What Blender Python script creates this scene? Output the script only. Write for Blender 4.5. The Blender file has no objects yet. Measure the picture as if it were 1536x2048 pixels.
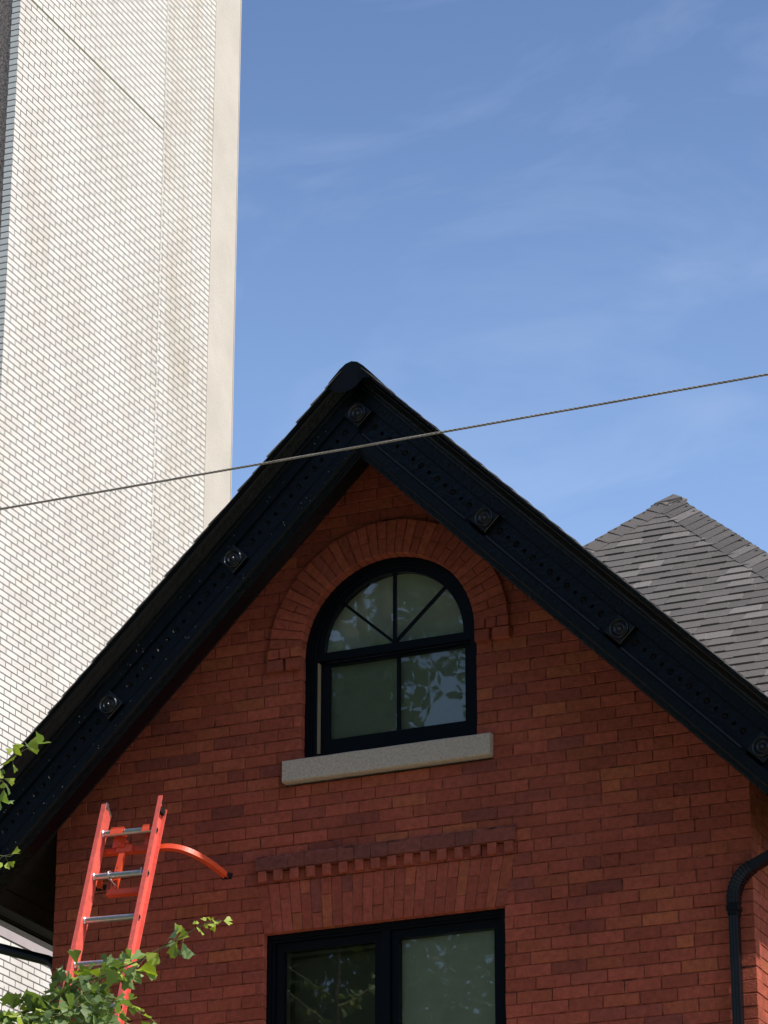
import bpy, math, random
from mathutils import Vector, Matrix
random.seed(7)
S = bpy.context.scene
COL = S.collection
R2 = math.sqrt(2.0)

# ------------------------------------------------------------------ camera
cam_d = bpy.data.cameras.new("camera"); cam = bpy.data.objects.new("camera", cam_d); COL.objects.link(cam)
CAM = Vector((7.866, -18.0, 1.6))
yaw, pit, rol = 0.413427, 0.396218, 0.00222
cy, sy, cp, sp = math.cos(yaw), math.sin(yaw), math.cos(pit), math.sin(pit)
F = Vector((-sy*cp, cy*cp, sp)); Rt = Vector((cy, sy, 0)); U = Rt.cross(F)
c_, s_ = math.cos(rol), math.sin(rol)
X_ = Rt*c_ + U*s_; Y_ = U*c_ - Rt*s_
m3 = Matrix((X_, Y_, -F)).transposed()
cam.matrix_world = Matrix.Translation(CAM) @ m3.to_4x4()
cam_d.sensor_fit = 'HORIZONTAL'; cam_d.sensor_width = 36.0
cam_d.lens = 6742.0/1536.0*36.0
cam_d.clip_start = 0.1; cam_d.clip_end = 3000
S.camera = cam
S.render.resolution_x = 768; S.render.resolution_y = 1024

# ------------------------------------------------------------------ light
SUN = Vector((0.643, -0.098, 0.766)).normalized()
elev = math.asin(SUN.z)
sd = bpy.data.lights.new("sun", 'SUN'); sd.energy = 4.5; sd.angle = math.radians(0.53); sd.color = (1.0, 0.93, 0.83)
so = bpy.data.objects.new("sun", sd); COL.objects.link(so)
so.rotation_euler = SUN.to_track_quat('Z', 'Y').to_euler(); so.location = (20, -5, 30)
W = bpy.data.worlds.new("World"); S.world = W; W.use_nodes = True
nt = W.node_tree; nt.nodes.clear()
def N(nt, t, **kw):
    n = nt.nodes.new(t)
    for k, v in kw.items():
        if k.startswith('i_'): n.inputs[k[2:].replace('_', ' ')].default_value = v
        else: setattr(n, k, v)
    return n
sky = N(nt, 'ShaderNodeTexSky', sky_type='NISHITA', sun_disc=False, sun_elevation=elev,
        sun_rotation=math.atan2(SUN.x, SUN.y), altitude=0.0, air_density=1.0, dust_density=1.8, ozone_density=3.0)
bg = N(nt, 'ShaderNodeBackground', i_Strength=0.15); outw = N(nt, 'ShaderNodeOutputWorld')
tc = N(nt, 'ShaderNodeTexCoord')
mp = N(nt, 'ShaderNodeMapping'); mp.inputs['Scale'].default_value = (1.0, 2.0, 3.2); mp.inputs['Rotation'].default_value = (0.3, 0.9, 0.5); mp.inputs['Location'].default_value = (0.7, 0.2, 0.4)
cn = N(nt, 'ShaderNodeTexNoise', i_Scale=9.0, i_Detail=9.0, i_Roughness=0.58, i_Distortion=0.5)
cr = N(nt, 'ShaderNodeValToRGB'); cr.color_ramp.elements[0].position = 0.46; cr.color_ramp.elements[1].position = 0.85
cr.color_ramp.elements[0].color = (0, 0, 0, 1); cr.color_ramp.elements[1].color = (0.19, 0.19, 0.19, 1)
tint = N(nt, 'ShaderNodeMix', data_type='RGBA', blend_type='MULTIPLY'); tint.inputs[0].default_value = 1.0
tint.inputs[7].default_value = (1.0, 1.05, 1.19, 1)
cm = N(nt, 'ShaderNodeMix', data_type='RGBA'); cm.inputs[7].default_value = (5.4, 6.1, 7.8, 1)
L = nt.links.new
L(tc.outputs['Generated'], mp.inputs['Vector']); L(mp.outputs[0], cn.inputs['Vector']); L(cn.outputs['Fac'], cr.inputs[0])
sx = N(nt, 'ShaderNodeSeparateXYZ'); gr = N(nt, 'ShaderNodeMapRange', interpolation_type='SMOOTHSTEP')
gr.inputs[1].default_value = 0.33; gr.inputs[2].default_value = 0.56; gr.inputs[3].default_value = 0.0; gr.inputs[4].default_value = 1.0
gc = N(nt, 'ShaderNodeMix', data_type='RGBA'); gc.inputs[6].default_value = (1.56, 1.50, 1.36, 1); gc.inputs[7].default_value = (0.93, 0.95, 0.95, 1)
gm = N(nt, 'ShaderNodeMix', data_type='RGBA', blend_type='MULTIPLY'); gm.inputs[0].default_value = 1.0
L(tc.outputs['Generated'], sx.inputs[0]); L(sx.outputs['Z'], gr.inputs[0]); L(gr.outputs[0], gc.inputs[0]); L(gc.outputs[2], gm.inputs[7])
L(sky.outputs[0], tint.inputs[6]); L(tint.outputs[2], gm.inputs[6]); L(gm.outputs[2], cm.inputs[6]); L(cr.outputs[0], cm.inputs[0])
L(cm.outputs[2], bg.inputs[0]); L(bg.outputs[0], outw.inputs[0])
S.view_settings.view_transform = 'Standard'; S.view_settings.look = 'None'
S.view_settings.exposure = 0.0; S.view_settings.gamma = 1.0
S.cycles.max_bounces = 8; S.cycles.transparent_max_bounces = 8

# ------------------------------------------------------------------ materials
def mat(name, col, rough=0.8, spec=0.3, noise=None, bump=None, metal=0.0, tinted=False, coat=0.0, noise2=None):
    """noise=(scale, amount) value variation ; bump=(scale, strength, distance)"""
    m = bpy.data.materials.new(name); m.use_nodes = True; nt = m.node_tree; b = nt.nodes['Principled BSDF']; L = nt.links.new
    b.inputs['Roughness'].default_value = rough; b.inputs['Specular IOR Level'].default_value = spec
    b.inputs['Metallic'].default_value = metal; b.inputs['Coat Weight'].default_value = coat
    tc = N(nt, 'ShaderNodeTexCoord')
    src = None
    if tinted:
        a = N(nt, 'ShaderNodeAttribute', attribute_name='tint'); src = a.outputs['Color']
        mu = N(nt, 'ShaderNodeMix', data_type='RGBA', blend_type='MULTIPLY'); mu.inputs[0].default_value = 1
        L(src, mu.inputs[6]); mu.inputs[7].default_value = (*col, 1); src = mu.outputs[2]
    for noise in [q for q in (noise, noise2) if q]:
        n = N(nt, 'ShaderNodeTexNoise', i_Scale=noise[0], i_Detail=6.0, i_Roughness=0.65); L(tc.outputs['Object'], n.inputs['Vector'])
        mr = N(nt, 'ShaderNodeMapRange'); mr.inputs[1].default_value = 0.3; mr.inputs[2].default_value = 0.7
        mr.inputs[3].default_value = 1-noise[1]; mr.inputs[4].default_value = 1+noise[1]; L(n.outputs['Fac'], mr.inputs[0])
        mu = N(nt, 'ShaderNodeMix', data_type='RGBA', blend_type='MULTIPLY'); mu.inputs[0].default_value = 1
        if src: L(src, mu.inputs[6])
        else: mu.inputs[6].default_value = (*col, 1)
        L(mr.outputs[0], mu.inputs[7]); src = mu.outputs[2]
    if src: L(src, b.inputs['Base Color'])
    else: b.inputs['Base Color'].default_value = (*col, 1)
    if bump:
        n = N(nt, 'ShaderNodeTexNoise', i_Scale=bump[0], i_Detail=8.0, i_Roughness=0.6); L(tc.outputs['Object'], n.inputs['Vector'])
        bp = N(nt, 'ShaderNodeBump'); bp.inputs['Strength'].default_value = bump[1]; bp.inputs['Distance'].default_value = bump[2]
        L(n.outputs['Fac'], bp.inputs['Height']); L(bp.outputs[0], b.inputs['Normal'])
    return m

M = {}
M['brick'] = mat('red_brick', (1, 1, 1), 0.86, 0.2, (26, 0.26), (75, 0.8, 0.006), tinted=True, noise2=(1.3, 0.16))
M['mortar'] = mat('red_mortar', (0.225, 0.068, 0.047), 0.95, 0.1, (14, 0.95), (120, 0.6, 0.004))
M['navy'] = mat('navy_paint', (0.0010, 0.0020, 0.0045), 0.24, 0.30, (9, 0.25), (34, 0.8, 0.010))
M['navys'] = mat('navy_window_paint', (0.0014, 0.0028, 0.006), 0.36, 0.20, (14, 0.15), (60, 0.25, 0.002))
M['metal_dark'] = mat('black_metal', (0.003, 0.0038, 0.0055), 0.35, 0.32, (6, 0.2), (12, 0.2, 0.004))
M['bead'] = mat('slate_navy_paint', (0.016, 0.018, 0.026), 0.45, 0.3, (30, 0.3))  # lighter slate than the boards, for the right rake beads
M['chip_glint'] = mat('pale_chip_glint', (0.42, 0.40, 0.36), 0.8, 0.2)
M['rosette'] = mat('turned_navy_paint', (0.0020, 0.0034, 0.0068), 0.20, 0.60, (9, 0.25))
M['soffit'] = mat('dark_soffit_boards', (0.020, 0.014, 0.013), 0.7, 0.3, (12, 0.3), (30, 0.4, 0.004))
M['stone'] = mat('sill_stone', (0.50, 0.425, 0.34), 0.9, 0.2, (60, 0.22), (70, 0.8, 0.006))
M['shingle'] = mat('asphalt_shingle', (1, 1, 1), 0.95, 0.15, (160, 0.35), (260, 0.8, 0.004), tinted=True)
M['orange'] = mat('orange_fibreglass', (0.82, 0.140, 0.105), 0.45, 0.5, (30, 0.16), (60, 0.15, 0.002), noise2=(4.0, 0.14))
M['orange2'] = mat('orange_enamel', (0.82, 0.095, 0.030), 0.35, 0.5, (20, 0.08))
M['alu'] = mat('brushed_aluminium', (0.62, 0.62, 0.62), 0.32, 0.5, (30, 0.12), (80, 0.1, 0.002), metal=0.9)
M['rubber'] = mat('black_rubber', (0.012, 0.012, 0.012), 0.7, 0.3)
M['cable'] = mat('grey_cable', (0.34, 0.31, 0.27), 0.6, 0.3, (20, 0.2))
M['shade'] = mat('pale_roller_shade', (0.50, 0.53, 0.47), 0.9, 0.1, (5, 0.08))
M['shade2'] = mat('white_roller_shade', (0.80, 0.82, 0.74), 0.9, 0.1, (5, 0.06))
M['inside'] = mat('dim_interior', (0.19, 0.19, 0.155), 0.9, 0.1)
M['tan'] = mat('tan_jamb_liner', (0.36, 0.29, 0.19), 0.6, 0.3)
M['concrete'] = mat('painted_concrete', (0.555, 0.495, 0.425), 0.92, 0.1, (1.2, 0.09), (30, 0.5, 0.01))
M['caulk'] = mat('pale_sealant', (0.70, 0.66, 0.60), 0.8, 0.2, (18, 0.25))
M['ledge'] = mat('grey_flashing', (0.42, 0.35, 0.33), 0.7, 0.3, (5, 0.08))
M['bark'] = mat('twig_bark', (0.20, 0.20, 0.10), 0.9, 0.2, (40, 0.3))
M['trunk'] = mat('trunk_bark', (0.11, 0.085, 0.065), 0.95, 0.1, (12, 0.35), (20, 0.8, 0.03))
M['grass'] = mat('lawn_grass', (0.06, 0.10, 0.03), 0.95, 0.1, (8, 0.4))
M['asphalt'] = mat('asphalt', (0.13, 0.115, 0.095), 0.95, 0.2, (40, 0.3))
M['pave'] = mat('pavement', (0.50, 0.42, 0.33), 0.9, 0.2, (10, 0.12))

def leafmat(name, col, tr):
    m = bpy.data.materials.new(name); m.use_nodes = True; nt = m.node_tree; L = nt.links.new
    b = nt.nodes['Principled BSDF']; o = nt.nodes['Material Output']
    a = N(nt, 'ShaderNodeAttribute', attribute_name='tint')
    m1 = N(nt, 'ShaderNodeMix', data_type='RGBA', blend_type='MULTIPLY'); m1.inputs[0].default_value = 1; m1.inputs[7].default_value = (*col, 1)
    m2 = N(nt, 'ShaderNodeMix', data_type='RGBA', blend_type='MULTIPLY'); m2.inputs[0].default_value = 1; m2.inputs[7].default_value = (*tr, 1)
    L(a.outputs['Color'], m1.inputs[6]); L(a.outputs['Color'], m2.inputs[6])
    L(m1.outputs[2], b.inputs['Base Color']); b.inputs['Roughness'].default_value = 0.45; b.inputs['Specular IOR Level'].default_value = 0.4
    t = N(nt, 'ShaderNodeBsdfTranslucent'); L(m2.outputs[2], t.inputs[0])
    mx = N(nt, 'ShaderNodeMixShader'); mx.inputs[0].default_value = 0.36
    L(b.outputs[0], mx.inputs[1]); L(t.outputs[0], mx.inputs[2]); L(mx.outputs[0], o.inputs[0])
    return m
M['ginkgo'] = leafmat('ginkgo_leaf', (0.265, 0.325, 0.125), (0.30, 0.38, 0.04))
M['leaf'] = leafmat('street_leaf', (0.05, 0.085, 0.025), (0.14, 0.20, 0.03))

def glassmat(name, rmin, wav):
    m = bpy.data.materials.new(name); m.use_nodes = True; nt = m.node_tree; nt.nodes.clear(); L = nt.links.new
    o = N(nt, 'ShaderNodeOutputMaterial'); g = N(nt, 'ShaderNodeBsdfGlossy'); g.inputs['Roughness'].default_value = 0.012
    t = N(nt, 'ShaderNodeBsdfTransparent'); t.inputs[0].default_value = (0.80, 0.86, 0.82, 1)
    lw = N(nt, 'ShaderNodeFresnel'); lw.inputs['IOR'].default_value = 1.5
    mr = N(nt, 'ShaderNodeMath', operation='MULTIPLY_ADD'); mr.inputs[1].default_value = 1.8; mr.inputs[2].default_value = rmin
    tc = N(nt, 'ShaderNodeTexCoord'); mp = N(nt, 'ShaderNodeMapping'); mp.inputs['Scale'].default_value = (1, 1, 0.6)
    n = N(nt, 'ShaderNodeTexNoise', i_Scale=3.5, i_Detail=2.0); bp = N(nt, 'ShaderNodeBump'); bp.inputs['Strength'].default_value = wav
    bp.inputs['Distance'].default_value = 0.01
    L(tc.outputs['Object'], mp.inputs[0]); L(mp.outputs[0], n.inputs['Vector']); L(n.outputs['Fac'], bp.inputs['Height']); L(bp.outputs[0], g.inputs['Normal'])
    mx = N(nt, 'ShaderNodeMixShader'); L(lw.outputs[0], mr.inputs[0]); L(mr.outputs[0], mx.inputs[0])
    L(t.outputs[0], mx.inputs[1]); L(g.outputs[0], mx.inputs[2]); L(mx.outputs[0], o.inputs[0])
    return m
M['glass'] = glassmat('window_glass', 0.02, 0.06)

def tower_brick_mat(name, c1, c2, mort, msize, stain):
    """running bond; object x = distance along wall, object z = height"""
    m = bpy.data.materials.new(name); m.use_nodes = True; nt = m.node_tree; b = nt.nodes['Principled BSDF']; L = nt.links.new
    tc = N(nt, 'ShaderNodeUVMap'); tc.uv_map = 'bricks'
    br = N(nt, 'ShaderNodeTexBrick', offset=0.5, offset_frequency=2, squash=1.0, squash_frequency=2)
    br.inputs['Scale'].default_value = 1.0; br.inputs['Mortar Size'].default_value = msize; br.inputs['Mortar Smooth'].default_value = 0.1
    br.inputs['Bias'].default_value = -0.1
    br.inputs['Brick Width'].default_value = 0.2352; br.inputs['Row Height'].default_value = 0.07023
    br.inputs['Color1'].default_value = (*c1, 1); br.inputs['Color2'].default_value = (*c2, 1); br.inputs['Mortar'].default_value = (*mort, 1)
    L(tc.outputs[0], br.inputs['Vector'])
    mp = N(nt, 'ShaderNodeMapping'); mp.inputs['Scale'].default_value = (1.6, 0.35, 1); L(tc.outputs[0], mp.inputs[0])
    n = N(nt, 'ShaderNodeTexNoise', i_Scale=0.9, i_Detail=9.0, i_Roughness=0.72); L(mp.outputs[0], n.inputs['Vector'])
    cr = N(nt, 'ShaderNodeValToRGB'); cr.color_ramp.elements[0].position = 0.44; cr.color_ramp.elements[1].position = 0.70
    cr.color_ramp.elements[0].color = (1, 1, 1, 1); cr.color_ramp.elements[1].color = (*stain, 1)
    L(n.outputs['Fac'], cr.inputs[0])
    mu = N(nt, 'ShaderNodeMix', data_type='RGBA', blend_type='MULTIPLY'); mu.inputs[0].default_value = 1
    L(br.outputs['Color'], mu.inputs[6]); L(cr.outputs[0], mu.inputs[7]); L(mu.outputs[2], b.inputs['Base Color'])
    b.inputs['Roughness'].default_value = 0.5; b.inputs['Specular IOR Level'].default_value = 0.35
    inv = N(nt, 'ShaderNodeMath', operation='SUBTRACT'); inv.inputs[0].default_value = 1.0; L(br.outputs['Fac'], inv.inputs[1])
    bp = N(nt, 'ShaderNodeBump'); bp.inputs['Strength'].default_value = 0.6; bp.inputs['Distance'].default_value = 0.006
    L(inv.outputs[0], bp.inputs['Height']); L(bp.outputs[0], b.inputs['Normal'])
    return m
M['tower'] = tower_brick_mat('white_glazed_brick', (0.78, 0.725, 0.645), (0.71, 0.65, 0.585), (0.12, 0.095, 0.075), 0.0072, (0.84, 0.81, 0.77))
M['tower2'] = tower_brick_mat('cream_glazed_brick', (0.75, 0.690, 0.610), (0.68, 0.625, 0.555), (0.13, 0.105, 0.08), 0.0072, (0.78, 0.72, 0.62))
m = mat('pebble_dash', (0.56, 0.40, 0.30), 0.95, 0.2, (45, 0.75), (60, 1.0, 0.02)); M['pebble'] = m

# ------------------------------------------------------------------ mesh helpers
class MB:
    def __init__(s): s.v = []; s.f = []; s.c = []; s.m = []; s.uv = {}; s.smooth = []
    def add(s, verts, faces, col=(1, 1, 1), mi=0, smooth=False):
        o = len(s.v); s.v += [tuple(p) for p in verts]
        for f in faces:
            s.f.append(tuple(i+o for i in f)); s.c.append(col); s.m.append(mi); s.smooth.append(smooth)
    def quad(s, a, b, c, d, col=(1, 1, 1), mi=0): s.add([a, b, c, d], [(0, 1, 2, 3)], col, mi)
    def box(s, x0, x1, y0, y1, z0, z1, col=(1, 1, 1), mi=0):
        v = [(x0, y0, z0), (x1, y0, z0), (x1, y1, z0), (x0, y1, z0), (x0, y0, z1), (x1, y0, z1), (x1, y1, z1), (x0, y1, z1)]
        s.add(v, [(0, 3, 2, 1), (4, 5, 6, 7), (0, 1, 5, 4), (1, 2, 6, 5), (2, 3, 7, 6), (3, 0, 4, 7)], col, mi)
    def obox(s, o, a, b, c, col=(1, 1, 1), mi=0):
        """box from corner o with edge vectors a,b,c"""
        o, a, b, c = map(Vector, (o, a, b, c))
        v = [o, o+a, o+a+b, o+b, o+c, o+a+c, o+a+b+c, o+b+c]
        s.add(v, [(0, 3, 2, 1), (4, 5, 6, 7), (0, 1, 5, 4), (1, 2, 6, 5), (2, 3, 7, 6), (3, 0, 4, 7)], col, mi)
    def tube(s, pts, rad, seg=8, col=(1, 1, 1), mi=0, smooth=True, cap=True, rx=None, up=None):
        pts = [Vector(p) for p in pts]; rads = rad if isinstance(rad, (list, tuple)) else [rad]*len(pts)
        rings = []; prev = None
        for i, p in enumerate(pts):
            t = (pts[min(i+1, len(pts)-1)] - pts[max(i-1, 0)]).normalized()
            if prev is None:
                a = Vector(up) if up else (Vector((0, 0, 1)) if abs(t.z) < 0.9 else Vector((0, 1, 0)))
                prev = a
            n = (prev - t*prev.dot(t)).normalized(); b = t.cross(n); prev = n
            ring = []
            for k in range(seg):
                an = 2*math.pi*(k+0.5)/seg
                ring.append(p + n*math.cos(an)*rads[i] + b*math.sin(an)*(rads[i]*(rx or 1)))
            rings.append(ring)
        v = [q for r in rings for q in r]; f = []
        for i in range(len(pts)-1):
            for k in range(seg):
                f.append((i*seg+k, i*seg+(k+1) % seg, (i+1)*seg+(k+1) % seg, (i+1)*seg+k))
        s.add(v, f, col, mi, smooth)
        if cap:
            s.add(rings[0][::-1], [tuple(range(seg))], col, mi); s.add(rings[-1], [tuple(range(seg))], col, mi)
    def build(s, name, mats, parent=None, loc=(0, 0, 0), recalc=False):
        me = bpy.data.meshes.new(name); me.from_pydata(s.v, [], s.f)
        for mm in (mats if isinstance(mats, (list, tuple)) else [mats]): me.materials.append(mm)
        me.polygons.foreach_set('material_index', s.m); me.polygons.foreach_set('use_smooth', s.smooth)
        at = me.attributes.new('tint', 'FLOAT_COLOR', 'CORNER'); buf = []
        for f, c in zip(s.f, s.c): buf += [c[0], c[1], c[2], 1.0]*len(f)
        at.data.foreach_set('color', buf)
        if recalc:
            import bmesh
            bm = bmesh.new(); bm.from_mesh(me); bmesh.ops.recalc_face_normals(bm, faces=bm.faces); bm.to_mesh(me); bm.free()
        me.update()
        o = bpy.data.objects.new(name, me); COL.objects.link(o); o.location = loc
        if parent: o.parent = parent
        return o
def tag(o, label=None, cat=None, group=None, kind=None):
    if label: o['label'] = label
    if cat: o['category'] = cat
    if group: o['group'] = group
    if kind: o['kind'] = kind
    return o
def empty(name, loc=(0, 0, 0)):
    o = bpy.data.objects.new(name, None); o.location = loc; o.empty_display_size = 0.3; COL.objects.link(o); return o

def brick_tone(k=0.72):
    r = random.random(); j = random.uniform(0.84, 1.14)
    m = (0.335, 0.080, 0.047)
    if r < 0.68: c = m
    elif r < 0.83: c = (0.365, 0.095, 0.047)
    elif r < 0.87: c = (0.40, 0.115, 0.050)
    elif r < 0.95: c = (0.275, 0.070, 0.048)
    else: c = (0.195, 0.058, 0.045)
    return tuple((b+(a-b)*k)*j for a, b in zip(c, m))
def brick(mb, O, Uv, Wv, Nv, u0, u1, w0, w1, back, proud, col, e=0.0032, jit=0.0019):
    O, Uv, Wv, Nv = map(Vector, (O, Uv, Wv, Nv))
    def P(u, w, n): return O + Uv*u + Wv*w + Nv*n
    J = lambda: random.uniform(-jit, jit)
    cs = [(u0+J(), w0+J()), (u1+J(), w0+J()), (u1+J(), w1+J()), (u0+J(), w1+J())]
    sg = [(1, 1), (-1, 1), (-1, -1), (1, -1)]
    fr = [P(u+a*e, w+b*e, proud) for (u, w), (a, b) in zip(cs, sg)]
    md = [P(u, w, proud-e) for u, w in cs]; bk = [P(u, w, -back) for u, w in cs]
    f = [(0, 1, 2, 3)]
    for k in range(4):
        k2 = (k+1) % 4
        f += [(4+k, 4+k2, k2, k), (8+k, 8+k2, 4+k2, 4+k)]
    mb.add(fr+md+bk, f, col)
CH = 0.0765; BL = 0.2239; JT = 0.0058; Z0 = 7.475 - 97*0.0765
def wall_bricks(mb, O, Uv, Nv, zfun, nz, back=0.105, phase=0.0, ends=(0, 0)):
    """zfun(z0,z1)-> list of (u0,u1) ; courses from Z0"""
    for k in range(nz):
        z0 = Z0 + k*CH; z1 = z0 + CH
        for (a, b) in zfun(z0, z1):
            off = phase + (k % 2)*BL/2 + 0.013*math.sin(k*1.7)
            cuts = [a]; u = math.floor((a-off)/BL)*BL + off
            while u < b:
                if u > a+0.035 and u < b-0.035:
                    cuts.append(u + random.uniform(-0.006, 0.006))
                    if random.random() < 0.04: cuts.append(cuts[-1]+0.108)
                u += BL
            cuts = sorted(c for c in cuts if c < b-0.03); cuts.append(b)
            wob = random.uniform(-0.0012, 0.0012)
            for i in range(len(cuts)-1):
                g0 = 0 if i == 0 else JT/2; g1 = 0 if i == len(cuts)-2 else JT/2
                brick(mb, O, Uv, (0, 0, 1), Nv, cuts[i]+g0, cuts[i+1]-g1, z0+JT/2+wob, z1-JT/2+wob, back, random.uniform(-0.0022, 0.0018), brick_tone())
            # mortar bed behind the faces
            Ov, Uu, Nn = Vector(O), Vector(Uv), Vector(Nv)
            e = 0.004
            mb.obox(Ov+Uu*(a+e)+Nn*(-0.0060)+Vector((0, 0, z0)), Uu*(b-a-2*e), -Nn*(back-0.009), Vector((0, 0, CH)), (1, 1, 1), 1)

# ------------------------------------------------------------------ ground
g = MB(); g.box(-400, 400, -400, 400, -0.5, 0.0); tag(g.build('ground', M['grass']), kind='structure')
g = MB(); g.box(-200, 200, -16.5, -7.5, -0.1, 0.004); tag(g.build('road', M['asphalt']), kind='structure')
g = MB(); g.box(-200, 200, -7.5, -5.6, -0.1, 0.12); tag(g.build('pavement', M['pave']), kind='structure')
g = MB(); g.box(-200, 200, -19.6, -16.5, -0.1, 0.12); tag(g.build('far_pavement', M['pave']), kind='structure')

# ------------------------------------------------------------------ brick house
house = empty('brick_house')
tag(house, 'red brick gabled house with navy bargeboards, arched attic window and dark shingle roof', 'house')
HW = 2.295; CZ = 8.935
def front_int(z0, z1):
    z = (z0+z1)/2; lim = min(HW, 10.34 - z0)
    if lim < 0.05: return []
    holes = []
    if 8.243 < z1 and z0 < 8.84: holes.append((-0.59, 0.59))
    if z1 > 8.105 and z0 < 8.235: holes.append((-0.69, 0.69))
    if z0 >= 8.84 and z0 < CZ: holes.append((-0.74, 0.74))
    elif z >= CZ:
        r = 0.76; dz = max(z0-CZ, 0.0)
        if dz < r: q = math.sqrt(r*r-dz*dz); holes.append((-q, q))
    if 5.5 < z1 and z1 < 7.17: holes.append((-0.825, 0.755))
    if z1 > 7.17 and z0 < 7.47: holes.append((-0.83, 0.76))
    if holes:
        h = (min(a for a, b in holes), max(b for a, b in holes))
        out = []
        if h[0] > -lim+0.02: out.append((-lim, h[0]))
        if h[1] < lim-0.02: out.append((h[1], lim))
        return out
    return [(-lim, lim)]
mb = MB(); wall_bricks(mb, (0, 0, 0), (1, 0, 0), (0, -1, 0), front_int, 136, phase=0.036)
mb.build('front_wall', [M['brick'], M['mortar']], house)
mb = MB(); wall_bricks(mb, (HW, 0, 0), (0, 1, 0), (1, 0, 0), lambda a, b: [(0.110, 1.8)] if a < 8.0 else [], 110, back=0.1)
mb.build('side_wall', [M['brick'], M['mortar']], house)
mb = MB(); wall_bricks(mb, (-HW, 0, 0), (0, 1, 0), (-1, 0, 0), lambda a, b: [(0.110, 1.8)] if a < 8.0 else [], 110, back=0.1)
mb.build('side_wall', [M['brick'], M['mortar']], house)

# arch surround -----------------------------------------------------
mb = MB()
def ring_brick(mb, a0, a1, r0, r1, yb, yf, col, g=0.0032, e=0.004, cz=CZ):
    def P(a, r, y): return (r*math.cos(a), y, cz + r*math.sin(a))
    ga0 = g/((r0+r1)/2)
    aa0, aa1 = a0+ga0+random.uniform(-.0015, .0015), a1-ga0+random.uniform(-.0015, .0015)
    rr1 = r1+random.uniform(-.002, .002)
    c = [(aa1, r0), (aa0, r0), (aa0, rr1), (aa1, rr1)]
    ea = e/r1
    fr = [P(aa1-ea, r0+e, yf), P(aa0+ea, r0+e, yf), P(aa0+ea, rr1-e, yf), P(aa1-ea, rr1-e, yf)]
    md = [P(a, r, yf+e) for a, r in c]; bk = [P(a, r, yb) for a, r in c]
    f = [(0, 1, 2, 3)]
    for k in range(4):
        k2 = (k+1) % 4; f += [(4+k, 4+k2, k2, k), (8+k, 8+k2, 4+k2, 4+k)]
    mb.add(fr+md+bk, f, col)
NA = 34; a_s = math.radians(4.5)
for k in range(NA):
    a0 = a_s + (math.pi-2*a_s)*k/NA; a1 = a_s + (math.pi-2*a_s)*(k+1)/NA
    yf = -0.030+random.uniform(-.0015, .0015)
    if k % 2 == 0: ring_brick(mb, a0, a1, 0.59, 0.815, 0.07, yf, brick_tone(0.45))
    else:
        rs = 0.59+random.choice([0.108, 0.112])
        t = brick_tone(0.45)
        ring_brick(mb, a0, a1, 0.59, rs-0.002, 0.07, yf, t); ring_brick(mb, a0, a1, rs+0.002, 0.815, 0.07, yf, tuple(q*random.uniform(.94, 1.06) for q in t))
# mortar ring behind
seg = 60; v = []; f = []
for k in range(seg+1):
    a = math.pi*k/seg
    for (r, y) in ((0.594, 0.075), (0.594, -0.0225), (0.811, -0.0225), (0.811, 0.075)): v.append((r*math.cos(a), y, CZ+r*math.sin(a)))
for k in range(seg):
    for q in range(3): f.append((k*4+q, k*4+q+1, k*4+5+q, k*4+4+q))
mb.add(v, f, (1, 1, 1), 1)
for s in (-1, 1):
    def col_box(x0, x1, z0, z1, pr=0.03):
        xa, xb = sorted((s*x0, s*x1)); brick(mb, (0, 0, 0), (1, 0, 0), (0, 0, 1), (0, -1, 0), xa, xb, z0, z1, 0.07, pr, brick_tone(0.45))
    for (x0, x1) in ((0.59, 0.658), (0.665, 0.734), (0.741, 0.816)): col_box(x0, x1, 8.928, 8.992, 0.034)
    col_box(0.59, 0.688, 8.848, 8.920, 0.036); col_box(0.712, 0.820, 8.848, 8.920, 0.038)
    xa, xb = sorted((s*0.594, s*0.81)); mb.box(xa, xb, -0.004, 0.07, 8.852, 8.99, (1, 1, 1), 1)
mb.build('arch_surround', [M['brick'], M['mortar']], house, recalc=False)

# lintel with dentil band -------------------------------------------
mb = MB()
nc = 24; zt, zb = 7.472, 7.163
xb0, xb1, xt0, xt1 = -0.828, 0.762, -0.872, 0.822
for k in range(nc):
    a, b = k/nc, (k+1)/nc
    def xx(t, z):
        h = (z-zb)/(zt-zb); return (xb0+(xb1-xb0)*t)*(1-h) + (xt0+(xt1-xt0)*t)*h
    sp_ = zt-random.uniform(0.080, 0.115) if k % 2 == 0 else zb+random.uniform(0.085, 0.112)
    for (q0, q1) in ((zb, sp_-0.0025), (sp_+0.0025, zt)):
        g = 0.0026; e = 0.0028; y = -0.003+random.uniform(-.0015, .0015); col = brick_tone()
        cs = [(xx(a, q0)+g, q0), (xx(b, q0)-g, q0), (xx(b, q1)-g, q1), (xx(a, q1)+g, q1)]
        sg = [(1, 1), (-1, 1), (-1, -1), (1, -1)]
        fr = [(u+i*e, y, w+j*e) for (u, w), (i, j) in zip(cs, sg)]; md = [(u, y+e, w) for u, w in cs]; bk = [(u, 0.10, w) for u, w in cs]
        f = [(0, 1, 2, 3)]
        for i in range(4):
            i2 = (i+1) % 4; f += [(4+i, 4+i2, i2, i), (8+i, 8+i2, 4+i2, 4+i)]
        mb.add(fr+md+bk, f, col)
mb.add([(xb0+.003, 0.0012, zb+.004), (xb1-.003, 0.0012, zb+.004), (xt1-.003, 0.0012, zt), (xt0+.003, 0.0012, zt),
        (xb0+.003, 0.098, zb+.004), (xb1-.003, 0.098, zb+.004)], [(0, 1, 2, 3), (4, 5, 1, 0)], (1, 1, 1), 1)
mb.build('window_lintel', [M['brick'], M['mortar']], house)
mb = MB()
x = -0.882
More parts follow.
